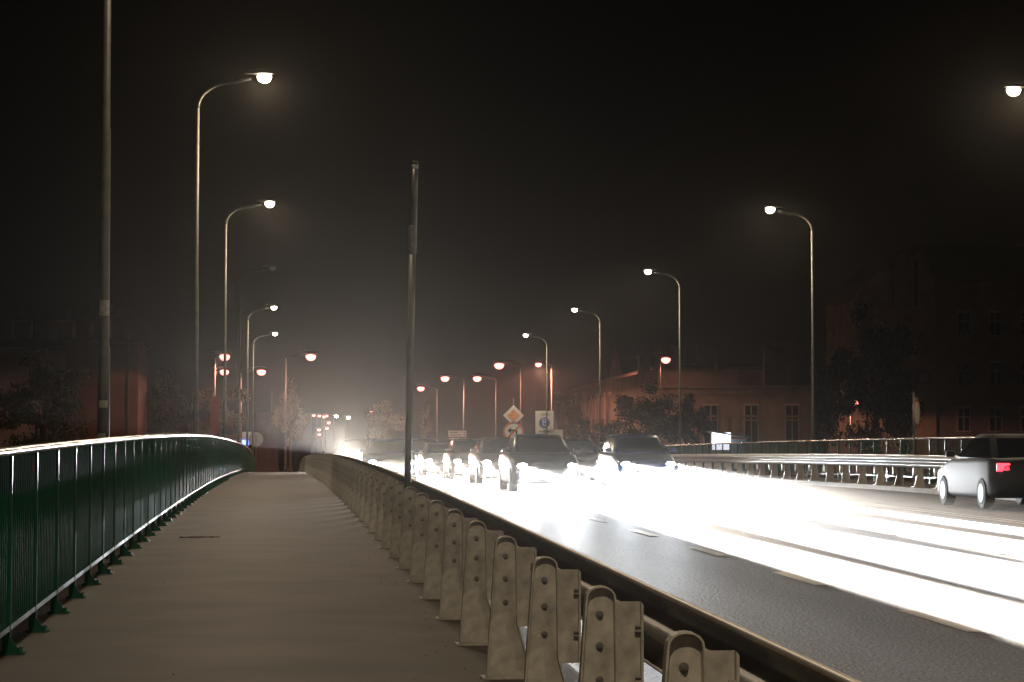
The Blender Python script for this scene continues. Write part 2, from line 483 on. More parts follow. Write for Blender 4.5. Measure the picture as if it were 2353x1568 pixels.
def make_guardrail(x, d0, n, label, mirror=1, near=26):
    t = thing("guardrail", label, "guard rail", (x, d0, zd(d0)))
    if mirror < 0: t.scale = (-1, 1, 1)
    def loc(d): return (0, d - d0, zd(d) - zd(d0))
    pb, sp, bb, sb = post_bms()
    post = obj("post", pb, M['galv'], t, loc(d0))
    spacer = obj("spacer_bracket", sp, M['galv'], post)
    for q in bb: obj("bolt", q, M['bolt'], post)
    for q in sb: obj("bracket_bolt", q, M['bolt'], post)
    for k in range(1, n):
        d = d0 + 2.0 * k
        if k < near: q = dup(post, t)
        else:
            q = post.copy(); C.objects.link(q); q.parent = t
            s = spacer.copy(); C.objects.link(s); s.parent = q
        q.location = loc(d)
    bm = bmesh.new()
    th = 0.0045
    prof = list(WB)
    inner = []
    for i, p in enumerate(prof):
        a = Vector(prof[max(i-1, 0)]); b = Vector(prof[min(i+1, len(prof)-1)])
        tn = (b - a).normalized(); nn = Vector((tn.y, -tn.x))
        inner.append((p[0] + nn.x * th, p[1] + nn.y * th))
    ring = prof + list(reversed(inner))
    ds = drange(d0 - 6, d0 + 2.0 * n, 1.0)
    rings = [[bm.verts.new((xx, d - d0, zd(d) - zd(d0) + zz)) for xx, zz in ring] for d in ds]
    nn = len(ring)
    for i in range(len(rings) - 1):
        for k in range(nn): bm.faces.new((rings[i][k], rings[i][(k+1) % nn], rings[i+1][(k+1) % nn], rings[i+1][k]))
    beam = obj("beam", bm, M['galv_beam'], t, smooth=True)
    bm = bmesh.new()
    tube(bm, [(0.196, d - d0, zd(d) - zd(d0) + 0.832) for d in ds], 0.014, 10)  # tube added along the top to show the headlit edge
    obj("beam_edge", bm, M['lit_edge'], t, smooth=True)
    k = d0 + 1.4
    first = None
    while k < d0 + min(2.0 * n, 70):
        if first is None:
            bm = bmesh.new()
            for yy in (0.0, 0.16):
                bmesh.ops.create_cone(bm, cap_ends=True, segments=12, radius1=0.020, radius2=0.016, depth=0.012, matrix=Matrix.Translation((0.214, yy, 0.824)) @ Matrix.Rotation(R(32), 4, 'Y'))
            first = obj("splice_bolt", bm, M['bolt'], beam, (0, k - d0, zd(k) - zd(d0)))
        else:
            q = first.copy(); C.objects.link(q); q.parent = beam; q.location = (0, k - d0, zd(k) - zd(d0))
        k += 4.0
    return t
make_guardrail(1.3216, 7.496, 72, "grey steel guard rail with arched bolted posts between walkway and road")
make_guardrail(16.85, 29.5, 62, "steel guard rail on the far side of the road, before the far railing", -1, 4)

# ------------------------------------------------------------------ bare mast by the guard rail
t = thing("pole", "bare leaning dark pole with no sign, standing between the guard rail posts", "pole", (1.345, 24.6, zd(24.6)))
def lean(z): return 0.072 * (z / 4.2)
bm = bmesh.new()
tube(bm, [(lean(z), 0, z) for z in (0, 1.0, 2.0, 3.36)], 0.036, 16)
obj("lower_tube", bm, M['dpole'], t, smooth=True)
bm = bmesh.new()
tube(bm, [(lean(z), 0, z) for z in (3.30, 3.31, 3.60, 3.61)], [0.038, 0.044, 0.044, 0.038], 16)
sl = obj("sleeve", bm, M['dpole'], t, smooth=True)
bm = bmesh.new()
bmesh.ops.create_cone(bm, cap_ends=True, segments=6, radius1=0.013, radius2=0.013, depth=0.02, matrix=Matrix.Translation((lean(3.4) + 0.005, -0.05, 3.40)) @ Matrix.Rotation(PI/2, 4, 'X'))
obj("bolt", bm, M['bolt'], sl)
bm = bmesh.new()
tube(bm, [(lean(z) + 0.012, 0, z) for z in (3.58, 4.0, 4.235)], 0.034, 16)
obj("upper_tube", bm, M['dpole'], t, smooth=True)
bm = bmesh.new()
tube(bm, [(lean(z) + 0.012, 0, z) for z in (4.225, 4.275)], 0.0355, 16)
obj("pale_band", bm, M['galv'], t, smooth=True)
bm = bmesh.new()
tube(bm, [(lean(z) + 0.012, 0, z) for z in (4.27, 4.30, 4.312)], [0.037, 0.037, 0.03], 16)
obj("cap", bm, M['trim'], t, smooth=True)

# ------------------------------------------------------------------ small things on the walkway
bm = bmesh.new()
pts = []
for k in range(33):
    a = 2 * PI * k / 32
    pts.append((0.225 * math.cos(a), 0.16 * math.sin(a) * (1 + 0.12 * math.cos(3 * a)), 0.008 + 0.004 * math.sin(5 * a)))
tube(bm, pts, 0.0045, 6)
tube(bm, [(0.22, 0.0, 0.008), (0.30, 0.05, 0.008)], 0.0045, 6)
tag(obj("wire_loop", bm, M['wire'], None, (-1.075, 30.2, zd(30.2)), True), "thin dark wire loop lying on the walkway", "wire")
bm = bmesh.new()
rr = random.Random(3)
for i in range(150):
    d = 8 + 32 * rr.random() ** 1.6
    x = rr.uniform(-1.5, 1.5) if rr.random() < 0.15 else 1.15 - abs(rr.gauss(0, 0.22))
    r = rr.uniform(0.002, 0.006)
    bmesh.ops.create_icosphere(bm, subdivisions=1, radius=r, matrix=Matrix.Translation((x, d, zd(d) + r * 0.4)))
struct(obj("grit", bm, M['stone']), 'stuff')

# ------------------------------------------------------------------ cars
def loft(bm, rings, cap=True):
    vs = [[bm.verts.new(p) for p in r] for r in rings]
    n = len(vs[0])
    for i in range(len(vs) - 1):
        for k in range(n): bm.faces.new((vs[i][k], vs[i][(k+1) % n], vs[i+1][(k+1) % n], vs[i+1][k]))
    if cap: bm.faces.new(vs[0]); bm.faces.new(list(reversed(vs[-1])))
def rrect(y, hw, z0, z1, r=0.10, crown=0.03):
    pts = []
    for cx, cz, a0 in ((hw - r, z0 + r, -PI/2), (hw - r, z1 - r, 0), (-hw + r, z1 - r, PI/2), (-hw + r, z0 + r, PI)):
        for k in range(4):
            a = a0 + PI / 2 * k / 3
            x = cx + r * math.cos(a); z = cz + r * math.sin(a)
            pts.append((x, y, z))
        if cz > (z0 + z1) / 2 and cx > 0: pts.append((0, y, z1 + crown))
    return pts
def make_car(kind, paint, name="car", label="", pos=(0, 0), turn=0, heads=True, tails=False, tilt=8.0, power=1.0, aim=0.0, beam=None, btilt=1.7, wide=1.0, group="cars driving toward the camera with headlights on"):
    x, d = pos
    slope = math.atan((zd(d + 1) - zd(d - 1)) / 2)
    t = thing(name, label, "car", (x, d, zd(d) + road_z(x)), 0, group)
    t.rotation_euler = (slope if turn == 0 else -slope, 0, turn)
    suv = kind == 'suv'; est = kind == 'estate'
    dz = 0.16 if suv else 0.0
    top = 1.72 if suv else (1.47 if est else 1.43)
    bm = bmesh.new()
    st = [(-2.12, .66, .32, .60), (-2.06, .78, .24, .70), (-1.85, .85, .20, .76), (-1.3, .88, .20, .88), (-.85, .89, .20, .96), (0, .895, .20, .97),
          (1.0, .895, .20, .99), (1.6, .88, .22, 1.0), (1.98, .83, .26, .96), (2.10, .72, .36, .86)]
    loft(bm, [rrect(y, hw, z0 + dz * .6, z1 + dz) for y, hw, z0, z1 in st])
    body = obj("body", bm, paint, t, smooth=True)
    # cabin
    rear_b, rear_t = (1.95, 1.75) if est or suv else (1.75, 1.10)
    zb = 0.95 + dz
    def quad(yb, hwb, yt, hwt, ztop): return yb, hwb, yt, hwt, ztop
    bm = bmesh.new()
    rows = []
    for f in (0, .5, 1.0):
        z = zb + (top - zb) * f
        ya = -.95 + (-.10 + .95) * f; yb = rear_b + (rear_t - rear_b) * f
        hw = .79 - .17 * f
        rows.append([(-hw*.86, ya, z), (0, ya - .10, z), (hw*.86, ya, z), (hw, ya + .18, z), (hw, (ya+yb)/2, z), (hw, yb - .15, z), (hw*.86, yb, z), (0, yb + .06, z), (-hw*.86, yb, z), (-hw, yb - .15, z), (-hw, (ya+yb)/2, z), (-hw, ya + .18, z)])
    z = top + 0.035
    rows.append([(q[0]*.86, (q[1]-.5)*.9+.5, z) for q in rows[-1]])
    loft(bm, rows)
    obj("roof", bm, paint, t, smooth=True)
    # windows, a little proud of the cabin
    def pane(name, a, b, e=0.012):
        bm = bmesh.new()
        lo = [Vector(p) for p in a]; hi = [Vector(p) for p in b]
        def mix(p, q, f): return p + (q - p) * f
        l2 = [mix(p, q, .10) for p, q in zip(lo, hi)]; h2 = [mix(p, q, .90) for p, q in zip(lo, hi)]
        ctr = Vector((0, 0.4, 1.2))
        vv = []
        for p in l2 + h2:
            n = (p - ctr); n.z = 0; n.normalize()
            vv.append(bm.verts.new(p + n * e))
        m_ = len(l2)
        for i in range(m_ - 1): bm.faces.new((vv[i], vv[i+1], vv[m_+i+1], vv[m_+i]))
        r = bmesh.ops.solidify(bm, geom=list(bm.faces), thickness=0.006)
        return obj(name, bm, M['glass'], t)
    pane("windscreen", rows[0][0:3], rows[2][0:3])
    pane("rear_window", rows[0][6:9], rows[2][6:9])
    pane("side_window", rows[0][3:6], rows[2][3:6])
    pane("side_window", rows[0][9:12], rows[2][9:12])
    # wheels
    for sx in (-1, 1):
        for yy in (-1.30, 1.28):
            rr_ = 0.34 if suv else 0.31
            bm = bmesh.new()
            tube(bm, [(sx*.70, yy, rr_), (sx*.72, yy, rr_), (sx*.88, yy, rr_), (sx*.90, yy, rr_)], [rr_*.9, rr_, rr_, rr_*.9], 20)
            wh = obj("wheel", bm, M['tyre'], t, smooth=False)
            bm = bmesh.new()
            tube(bm, [(sx*.895, yy, rr_), (sx*.907, yy, rr_)], [rr_*.66, rr_*.60], 14)
            obj("rim", bm, M['rim'], wh)
    bm = bmesh.new()
    box(bm, -.42, .42, -2.125, -2.08, .44 + dz, .58 + dz); bevel(bm, .012, 1)
    obj("grille", bm, M['trim'], t)
    bm = bmesh.new()
    box(bm, -.70, .70, -2.118, -2.04, .25 + dz*.6, .34 + dz*.6); bevel(bm, .012, 1)
    obj("lower_grille", bm, M['trim'], t)
    bm = bmesh.new()
    box(bm, -.26, .26, -2.142, -2.128, .36 + dz, .47 + dz)
    obj("number_plate", bm, M['plate'], t)
    bm = bmesh.new()
    box(bm, -.26, .26, 2.105, 2.118, .62 + dz, .73 + dz)
    obj("number_plate", bm, M['plate'], t)
    for sx in (-1, 1):
        bm = bmesh.new()
        box(bm, sx*.93 - .09, sx*.93 + .09, -.72, -.60, 1.0 + dz, 1.12 + dz); bevel(bm, .03, 2)
        obj("wing_mirror", bm, paint, t, smooth=True)
        hz = 0.655 + dz
        bm = bmesh.new()
        bmesh.ops.create_uvsphere(bm, u_segments=12, v_segments=7, radius=1)
        for v in bm.verts: v.co = Vector((sx*.63 + v.co.x*.145, -2.035 + v.co.y*.09, hz + v.co.z*.075))
        h = obj("headlight", bm, M['hlens'] if heads else M['rim'], t, smooth=True)
        if heads:
            tint = (1.0, 0.96, 0.90) if (int(d) % 3) else (0.86, 0.93, 1.0)
            spot("headlight_bulb", h, (sx*.63, -2.17, hz), (-R(90 - 57.5), 0, 0), WIDE_W * wide, tint, 120, 0.07, 0.06)
            if power: spot("dipped_beam_bulb", h, (sx*.63, -2.15, hz), (-R(90 - tilt), 0, R(aim)), HEAD_W * power, tint, 17, 0.5, 0.06)
            if beam:
                ao, co, po = beam[0 if sx < 0 else 1]
                spot("added_beam", h, (sx*.63, -2.16, hz), (-R(90 - btilt), 0, R(ao)), BEAM_W * po, (1.0, 0.93, 0.84) if sx < 0 else (0.95, 0.97, 1.0), co, 0.85, 0.04)  # beam added for its streaks on the road, glints on rails and glow
        bm = bmesh.new()
        box(bm, sx*.70 - .13, sx*.70 + .13, 2.02, 2.10, .74 + dz, .90 + dz); bevel(bm, .02, 2)
        h = obj("tail_light", bm, M['tlens'] if tails else M['signred'], t, smooth=True)
    return t
P = {}
def paint(k, col, metal=0.3):
    P[k] = mat(k + "_car_paint", col, 0.3, metal, 0.03, 2, coat=0.6)
paint("white", (0.70, 0.70, 0.70), 0.0); paint("silver", (0.45, 0.46, 0.47), 0.6); paint("grey", (0.16, 0.16, 0.17), 0.5)
paint("black", (0.015, 0.015, 0.017), 0.2); paint("blue", (0.03, 0.06, 0.16), 0.4); paint("dark_red", (0.14, 0.015, 0.02), 0.3)
P["matt_black"] = mat("matt_black_car_paint", (0.012, 0.012, 0.013), 0.65, 0.0, 0.05, 3)
CARS = [
 # kind, paint, x, d, label, dipped power, added beams ((aim, cone, power) of each lamp), tilt
 ('hatch', 'black', 6.75, 60.0, "black car with blazing headlights, nearest to the camera in the middle lane", 1.0, ((-0.25, 2.2, 1.5), (0.35, 3.2, 2.2)), 1.8),
 ('estate', 'blue', 10.3, 66.0, "dark blue estate car with headlights on, nearest in the lane beside the middle one", 1.0, ((-0.5, 2.7, 1.8), (0.1, 1.9, 1.3)), 1.6),
 ('hatch', 'grey', 7.0, 73.0, "dark grey car with headlights on, second in the middle lane", 1.0, None, 0),
 ('hatch', 'black', 10.2, 79.5, "black car with headlights on behind the dark blue estate car", 1.0, None, 0),
 ('estate', 'grey', 7.1, 86.0, "grey estate car with headlights on, third in the middle lane", 1.0, None, 0),
 ('hatch', 'blue', 3.75, 80.0, "dark blue car with headlights on in the lane by the guard rail", 0.25, ((0.0, 3.4, 0.03), (0.3, 2.0, 0.01)), 0.9),
 ('suv', 'grey', 10.2, 93.0, "tall grey car with headlights on, third in the lane beside the middle one", 0, None, 0),
 ('hatch', 'silver', 6.9, 99.0, "small silver car with headlights on, fourth in the middle lane", 0, None, 0),
 ('hatch', 'silver', 10.2, 106.0, "distant silver car with headlights on near the bridge crest", 0, None, 0),
 ('suv', 'black', 7.0, 112.0, "distant tall black car with headlights on near the bridge crest", 0, None, 0),
 ('suv', 'grey', 3.75, 115.0, "tall grey car with glaring headlights on the crest beside the guard rail", 0, ((-1.5, 2.4, 0.03), (-4.0, 3.0, 0.014)), -0.1),
]
for kind, pt, x, d, lab, pw, be, bt in CARS:
    make_car(kind, P[pt], "car", lab, (x, d), 0, True, False, power=pw, beam=be, btilt=bt, aim=0.3 if 5 < x < 8.5 else -2.5, wide=0.22 if d < 85 and x < 5 else 1.0)
make_car('hatch', P['matt_black'], "car", "dark car with glowing red tail lights at the right edge, driving away", (14.5, 45.0), PI, False, True, group="cars driving away with red tail lights")
make_car('hatch', P['grey'], "car", "distant grey car with red tail lights driving away toward the crest", (14.0, 96.0), PI, False, True, group="cars driving away with red tail lights")

# ------------------------------------------------------------------ lamps beyond the bridge
RGR = "reddish street lamps beyond the bridge"
RED = [ # px, py, d, arm side, arm, label
 (512, 820, 185, 1, 0.5, "upper of the two reddish lamps close together left of the bridge end"),
 (512, 855, 215, 1, 0.6, "lower of the two reddish lamps close together left of the bridge end"),
 (597, 855, 215, 1, 1.6, "bright reddish lamp over the trees left of the bridge end"),
 (710, 820, 185, 1, 1.75, "high reddish lamp reaching over the walkway end"),
 (970, 893, 260, -1, 1.6, "reddish lamp just right of the bare leaning pole"),
 (1026, 870, 226, -1, 1.6, "reddish lamp above the pink direction boards"),
 (1100, 870, 226, -1, 1.6, "small reddish lamp in the middle of the row over the road end"),
 (1151, 840, 195, -1, 1.6, "brightest reddish lamp, above the diamond road sign"),
 (1240, 838, 285, -1, 1.4, "reddish lamp above the bus stop sign"),
 (1526, 827, 200, 1, 0.25, "reddish lamp on a short straight pole above the dark bush"),
 (1962, 925, 230, 1, 0.3, "low reddish lamp under the tall tree at right"),
 (865, 936, 420, -1, 1.6, "right one of two far reddish lamps left of the leaning pole"),
 (855, 944, 470, -1, 1.6, "left one of two far reddish lamps left of the leaning pole"),
]
for px, py, d, sd, arm, lab in RED:
    p = at(px, py, d)
    x = p.x - sd * (arm + 0.1)
    make_lamp(lab, (x, d, gz(x, d) - 0.1), p.z, sd, True, 1.3, arm, 'rlens', (RED_W if d < 300 else 0) * {1526: 0.06, 1962: 0.7, 512: 0.9, 1240: 13.0}.get(px, 1), (1.0, 0.40, 0.28), RGR, straight=True, size=2.5)
FAR = [(715, 955), (728, 956), (739, 958), (745, 956), (767, 957), (795, 960), (750, 972), (746, 985), (727, 988), (728, 999)]
for i, (px, py) in enumerate(FAR):
    d = 470 + 13 * (i % 4)
    p = at(px, py, d)
    make_lamp("tiny far lamp in the cluster of lights over the end of the street", (p.x, d, -0.3), p.z, 1, True, 1.2, 0.3, 'rlens' if i not in (4, 5) else 'lens', 0, group="cluster of far street lights", straight=True, size=2.2)

# ------------------------------------------------------------------ signs
def sign_post(t, h, r=0.035, x=0, y=0.05):
    bm = bmesh.new()
    tube(bm, [(x, y, 0), (x, y, h)], r, 10)
    return obj("post", bm, M['pole'], t, smooth=True)
def poly_plate(name, pts, y0, y1, m, t):
    bm = bmesh.new()
    a = [bm.verts.new((x, y0, z)) for x, z in pts]; b = [bm.verts.new((x, y1, z)) for x, z in pts]
    bm.faces.new(a); bm.faces.new(list(reversed(b)))
    n = len(pts)
    for i in range(n): bm.faces.new((a[i], b[i], b[(i+1) % n], a[(i+1) % n]))
    return obj(name, bm, m, t)
def circ(cx, cz, r, n=32): return [(cx + r*math.cos(2*PI*k/n), cz + r*math.sin(2*PI*k/n)) for k in range(n)]
def rect(x0, x1, z0, z1): return [(x0, z0), (x1, z0), (x1, z1), (x0, z1)]
def text_mesh(body, size, m, parent, loc, name="lettering", depth=0.004, rot=(PI/2, 0, 0)):
    cu = bpy.data.curves.new(name, 'FONT')
    cu.body = body; cu.size = size; cu.extrude = depth; cu.align_x = 'CENTER'; cu.align_y = 'CENTER'
    o = bpy.data.objects.new(name, cu); C.objects.link(o)
    dg = bpy.context.evaluated_depsgraph_get()
    me = bpy.data.meshes.new_from_object(o.evaluated_get(dg))
    bpy.data.objects.remove(o)
    n = bpy.data.objects.new(name, me); C.objects.link(n)
    me.materials.clear(); me.materials.append(m)
    n.parent = parent; n.location = loc; n.rotation_euler = rot
    return n

# diamond priority sign above a round no-left-turn sign
D0 = 165
c1, c2 = at(1180, 955, D0), at(1180, 993, D0)
g0 = gz(c1.x, D0)
top = at(1178, 915, D0).z
t = thing("road_sign", "diamond priority sign above a round no left turn sign on one post", "road sign", (c1.x, D0, g0))
sign_post(t, top - g0)
h1, h2 = c1.z - g0, c2.z - g0
q = 0.76
poly_plate("diamond_plate", [(-q, h1), (0, h1 - q), (q, h1), (0, h1 + q)], -0.02, 0.0, M['white'], t)
q = 0.46
poly_plate("diamond_centre", [(-q, h1), (0, h1 - q), (q, h1), (0, h1 + q)], -0.03, -0.021, M['signyel'], t)
poly_plate("round_plate", circ(0, h2, 0.74), -0.02, 0.0, M['signred'], t)
poly_plate("round_face", circ(0, h2, 0.60), -0.03, -0.021, M['white'], t)
poly_plate("turn_arrow", [(0.14, h2 - 0.42), (0.26, h2 - 0.42), (0.26, h2 + 0.18), (-0.18, h2 + 0.18), (-0.18, h2 + 0.32), (-0.45, h2 + 0.10), (-0.18, h2 - 0.12), (-0.18, h2 + 0.04), (0.14, h2 + 0.04)], -0.038, -0.031, M['signblack'], t)
poly_plate("red_slash", [(-0.46, h2 - 0.38), (-0.38, h2 - 0.46), (0.46, h2 + 0.38), (0.38, h2 + 0.46)], -0.046, -0.039, M['signred'], t)

# white bus stop sign with a blue circle and the letter B
c = at(1251, 972, D0); g0 = gz(c.x, D0); h = c.z - g0
t = thing("bus_stop_sign", "white sign board with letter B in a blue circle", "sign", (c.x, D0, g0))
sign_post(t, h + 0.3)
poly_plate("board", rect(-0.66, 0.66, h - 0.80, h + 0.86), -0.02, 0.0, M['white'], t)
poly_plate("blue_circle", circ(0, h, 0.39), -0.028, -0.021, M['signblue'], t)
text_mesh("B", 0.72, M['white'], t, (0, -0.034, h), "letter")
for k, (zz, hw) in enumerate(((0.66, .36), (0.56, .42))):
    poly_plate("text_line", rect(-hw*0.6, hw, h + zz - .025, h + zz + .025), -0.027, -0.021, M['signgrey'], t)
poly_plate("text_line", rect(-0.42, 0.45, h - 0.68, h - 0.58), -0.027, -0.021, M['signgrey'], t)
c = at(1270, 997, D0); g0 = gz(c.x, D0); h = c.z - g0
t = thing("sign_board", "small plain white board below right of the bus stop sign", "sign", (c.x, D0, g0))
sign_post(t, h + 0.1)
poly_plate("board", rect(-0.74, 0.74, h - 0.30, h + 0.30), -0.02, 0.0, M['white'], t)
# direction boards
D1 = 190
c = at(1051, 997, D1); g0 = gz(c.x, D1); h = c.z - g0
t = thing("direction_sign", "pink lit direction board with two lines of lettering above a dark strip", "sign", (c.x, D1, g0))
sign_post(t, h + 0.2, x=-0.5); sign_post(t, h + 0.2, x=0.5)
poly_plate("board", rect(-0.76, 0.76, h - 0.26, h + 0.26), -0.02, 0.0, M['white'], t)
for zz, x0, x1 in ((0.11, -0.62, 0.05), (-0.11, -0.62, 0.25), (0.12, 0.52, 0.68), (-0.12, 0.55, 0.68)):
    poly_plate("text_line", rect(x0, x1, h + zz - .035, h + zz + .035), -0.027, -0.021, M['signgrey'], t)
poly_plate("dark_strip", rect(-0.76, 0.76, h - 0.52, h - 0.28), -0.02, 0.0, M['signgrey'], t)
poly_plate("text_line", rect(-0.66, 0.10, h - 0.44, h - 0.36), -0.027, -0.021, M['white'], t)
c = at(1065, 1021, D1 - 4); g0 = gz(c.x, D1); h = c.z - g0
t = thing("sign_board", "plain beige board below the pink direction board", "sign", (c.x, D1 - 4, g0))
sign_post(t, h, x=-0.4); sign_post(t, h, x=0.4)
poly_plate("board", rect(-0.70, 0.70, h - 0.25, h + 0.25), -0.02, 0.0, M['stucco_dk'], t)
# small backlit sign
c = at(1146, 1018, 175); g0 = gz(c.x, 175); h = c.z - g0
t = thing("backlit_sign", "small glowing white sign with a blue stripe left of the no turn sign", "sign", (c.x, 175, g0))
sign_post(t, h)
bm = bmesh.new(); box(bm, -0.20, 0.20, -0.08, 0.04, h - 0.26, h + 0.26); bevel(bm, 0.03, 2)
obj("light_box", bm, M['lit_white'], t)
poly_plate("blue_stripe", rect(-0.13, 0.13, h - 0.18, h - 0.09), -0.09, -0.081, M['lit_blue'], t)
# left signs beyond the railing
DL = 168
c = at(588, 1010, DL); g0 = gz(c.x, DL); h = c.z - g0
t = thing("road_sign", "round grey back of a road sign at the end of the green railing", "road sign", (c.x, DL, g0))
sign_post(t, h + 0.3, y=-0.05)
poly_plate("round_plate", circ(0, h, 0.53), 0.0, 0.02, M['signgrey'], t)
c = at(567, 1001, DL + 6); g0 = gz(c.x, DL); h = c.z - g0
t = thing("sign_board", "small white board above a glowing blue sign by the railing end", "sign", (c.x, DL + 6, g0))
sign_post(t, h + 0.1)
poly_plate("board", rect(-0.34, 0.34, h - 0.27, h + 0.27), -0.02, 0.0, M['white'], t)
c = at(564, 1017, DL + 4); g0 = gz(c.x, DL); h = c.z - g0
t = thing("backlit_sign", "tiny glowing blue sign under the white board by the railing end", "sign", (c.x, DL + 4, g0))
sign_post(t, h)
bm = bmesh.new(); box(bm, -0.27, 0.27, -0.08, 0.04, h - 0.20, h + 0.20); bevel(bm, 0.02, 2)
obj("light_box", bm, M['lit_blue'], t)
for xx, zz in ((-0.12, 0.08), (-0.06, -0.08), (0.10, -0.04)):
    poly_plate("white_mark", rect(xx - .05, xx + .05, h + zz - .05, h + zz + .05), -0.09, -0.082, M['lit_white'], t)
# round sign seen edge-on at right
c = at(2105, 949, 60); zb = zd(60)
t = thing("road_sign", "round road sign seen almost edge on above the far guard rail", "road sign", (c.x, 60, zb), R(62))
h = c.z - zb
sign_post(t, h + 0.55, 0.03, x=0, y=0.06)
poly_plate("round_plate", circ(0, h, 0.415, 40), -0.015, 0.0, M['signgrey'], t)
bm = bmesh.new()
pts = circ(0, h, 0.415, 40)
tube(bm, [(x, -0.012, z) for x, z in pts] + [(pts[0][0], -0.012, pts[0][1])], 0.014, 6)
obj("rim", bm, M['galv_beam'], t, smooth=True)
poly_plate("red_ring", circ(0, h, 0.395, 40), -0.022, -0.016, M['signred'], t)
poly_plate("white_face", circ(0, h, 0.30, 40), -0.028, -0.023, M['white'], t)
bm = bmesh.new(); box(bm, 0.24, 0.46, 0.3, 0.36, h - 0.75, h + 0.36); bevel(bm, 0.02, 2)
# red advertising flag at left
c0, c1 = at(493, 911, 150), at(493, 998, 150)
g0 = gz(c0.x, 150)
t = thing("advertising_flag", "tall dark red rounded flag standing behind the green railing", "flag", (c0.x, 150, g0))
H0, H1 = c1.z - g0, c0.z - g0
bm = bmesh.new()
pts = []
w2 = 0.29
for k in range(9):
    a = PI - PI * k / 8; pts.append((w2 * math.cos(a), H1 - 0.25 + 0.25 * math.sin(a)))
for k in range(9):
    a = -PI * k / 8; pts.append((w2 * math.cos(a) * 0.95, H0 + 0.25 + 0.25 * math.sin(a)))
poly_plate("flag_cloth", pts, -0.03, 0.03, M['banner'], t)
bm = bmesh.new(); tube(bm, [(w2, 0, 0), (w2 + 0.02, 0, H1 - 0.5), (w2 - 0.1, 0, H1 - 0.05)], 0.025, 8)
obj("mast", bm, M['pole'], t, smooth=True)
# bus shelter with backlit poster
DB = 170
c = at(1662, 1008, DB); g0 = gz(c.x, DB)
t = thing("bus_shelter", "bus shelter with glowing white poster panel and slanted roof beyond the far railing", "bus shelter", (c.x, DB, g0))
zt, zb = at(1662, 991, DB).z - g0, at(1662, 1019, DB).z - g0
bm = bmesh.new(); box(bm, -0.85, 0.55, -0.1, 0.1, zb - 0.5, zt - 0.12); bevel(bm, 0.04, 2)
obj("light_box", bm, M['lit_panel'], t)
poly_plate("roof", [(-0.95, zt), (2.0, zt - 0.42), (2.0, zt - 0.55), (-0.95, zt - 0.10)], -0.7, 1.4, M['ltblue_metal'], t)
bm = bmesh.new(); box(bm, 0.60, 1.95, 0.9, 0.95, 0.0, zt - 0.6)
obj("rear_wall", bm, M['ltblue_metal'], t)
for xx in (-0.9, 0.6, 1.9):
    bm = bmesh.new(); tube(bm, [(xx, 0.15, 0), (xx, 0.15, zt - (xx + 0.95) * 0.145 - 0.1)], 0.04, 8)
    obj("post", bm, M['pole'], t)

# ------------------------------------------------------------------ buildings
def wall_window(parent, x, z, w_, h_, y, mframe='frame', transom=0.62, deep=0.12, name="window"):
    bm = bmesh.new()
    f = 0.10
    box(bm, x - w_/2 - .16, x + w_/2 + .16, y - 0.08, y - 0.003, z + h_ + .003, z + h_ + .22)
    box(bm, x - w_/2 - f, x - w_/2, y - 0.10, y - 0.004, z, z + h_); box(bm, x + w_/2, x + w_/2 + f, y - 0.10, y - 0.004, z, z + h_)
    box(bm, x - 0.05, x + 0.05, y - 0.09, y - 0.004, z, z + h_)
    box(bm, x - w_/2, x - .052, y - 0.085, y - 0.004, z + h_*transom - .05, z + h_*transom + .05); box(bm, x + .052, x + w_/2, y - 0.085, y - 0.004, z + h_*transom - .05, z + h_*transom + .05)
    o = obj(name, bm, M[mframe], parent)
    bm = bmesh.new(); box(bm, x - w_/2, x + w_/2, y - 0.03, y - 0.005, z, z + h_)
    obj("pane", bm, M['wglass'], o)
    bm = bmesh.new(); box(bm, x - w_/2 - .18, x + w_/2 + .18, y - 0.18, y - 0.003, z - .12, z - .005)
    obj("sill", bm, M[mframe], o)
    return o

# long pink-lit tenement whose street face runs along the road
a = at(1500, 865, 274); b = at(1283, 905, 371)
x0 = 45.0
t = thing("tenement", "long ornate old building front with a pointed gable, lit pink behind the trees", "building", (x0, 274, gz(x0, 274)))
Lb, Hb = 97.0, 12.4
bm = bmesh.new(); box(bm, 0, 14, 0, Lb, 0, Hb)
obj("wall", bm, M['stucco'], t)
for zc_, dd, hh in ((Hb - 0.5, 0.45, 0.5), (Hb - 1.5, 0.25, 0.3), (6.2, 0.2, 0.35), (Hb + 0.002, 0.6, 0.25)):
    bm = bmesh.new(); box(bm, -dd, -0.003, -0.3, Lb, zc_, zc_ + hh); obj("cornice", bm, M['stucco'], t)
bm = bmesh.new()
vv = [bm.verts.new(p) for p in ((-0.3, -0.3, Hb+.26), (14.3, -0.3, Hb+.26), (14.3, Lb, Hb+.26), (-0.3, Lb, Hb+.26), (7, 3, Hb + 1.1), (7, Lb - 3, Hb + 1.1))]
for f in ((0,1,4),(1,2,5,4),(2,3,5),(3,0,4,5),(0,3,2,1)): bm.faces.new([vv[i] for i in f])
obj("roof", bm, M['roof'], t)
bm = bmesh.new()
yy = 36.0
vs = [[bm.verts.new((xx + sx*w_, yy + sy*w2_, zz)) for sx, sy in ((-1,-1),(1,-1),(1,1),(-1,1))] for xx, w_, w2_, zz in ((0.5, .7, 1.1, Hb + .3), (0.5, .55, .8, Hb + 1.8), (0.5, .22, .32, Hb + 4.2), (0.5, .12, .16, Hb + 4.9))]
for i in range(3):
    for k in range(4): bm.faces.new((vs[i][k], vs[i][(k+1)%4], vs[i+1][(k+1)%4], vs[i+1][k]))
bm.faces.new(vs[0]); bm.faces.new(list(reversed(vs[-1])))
obj("pinnacle", bm, M['stucco'], t)
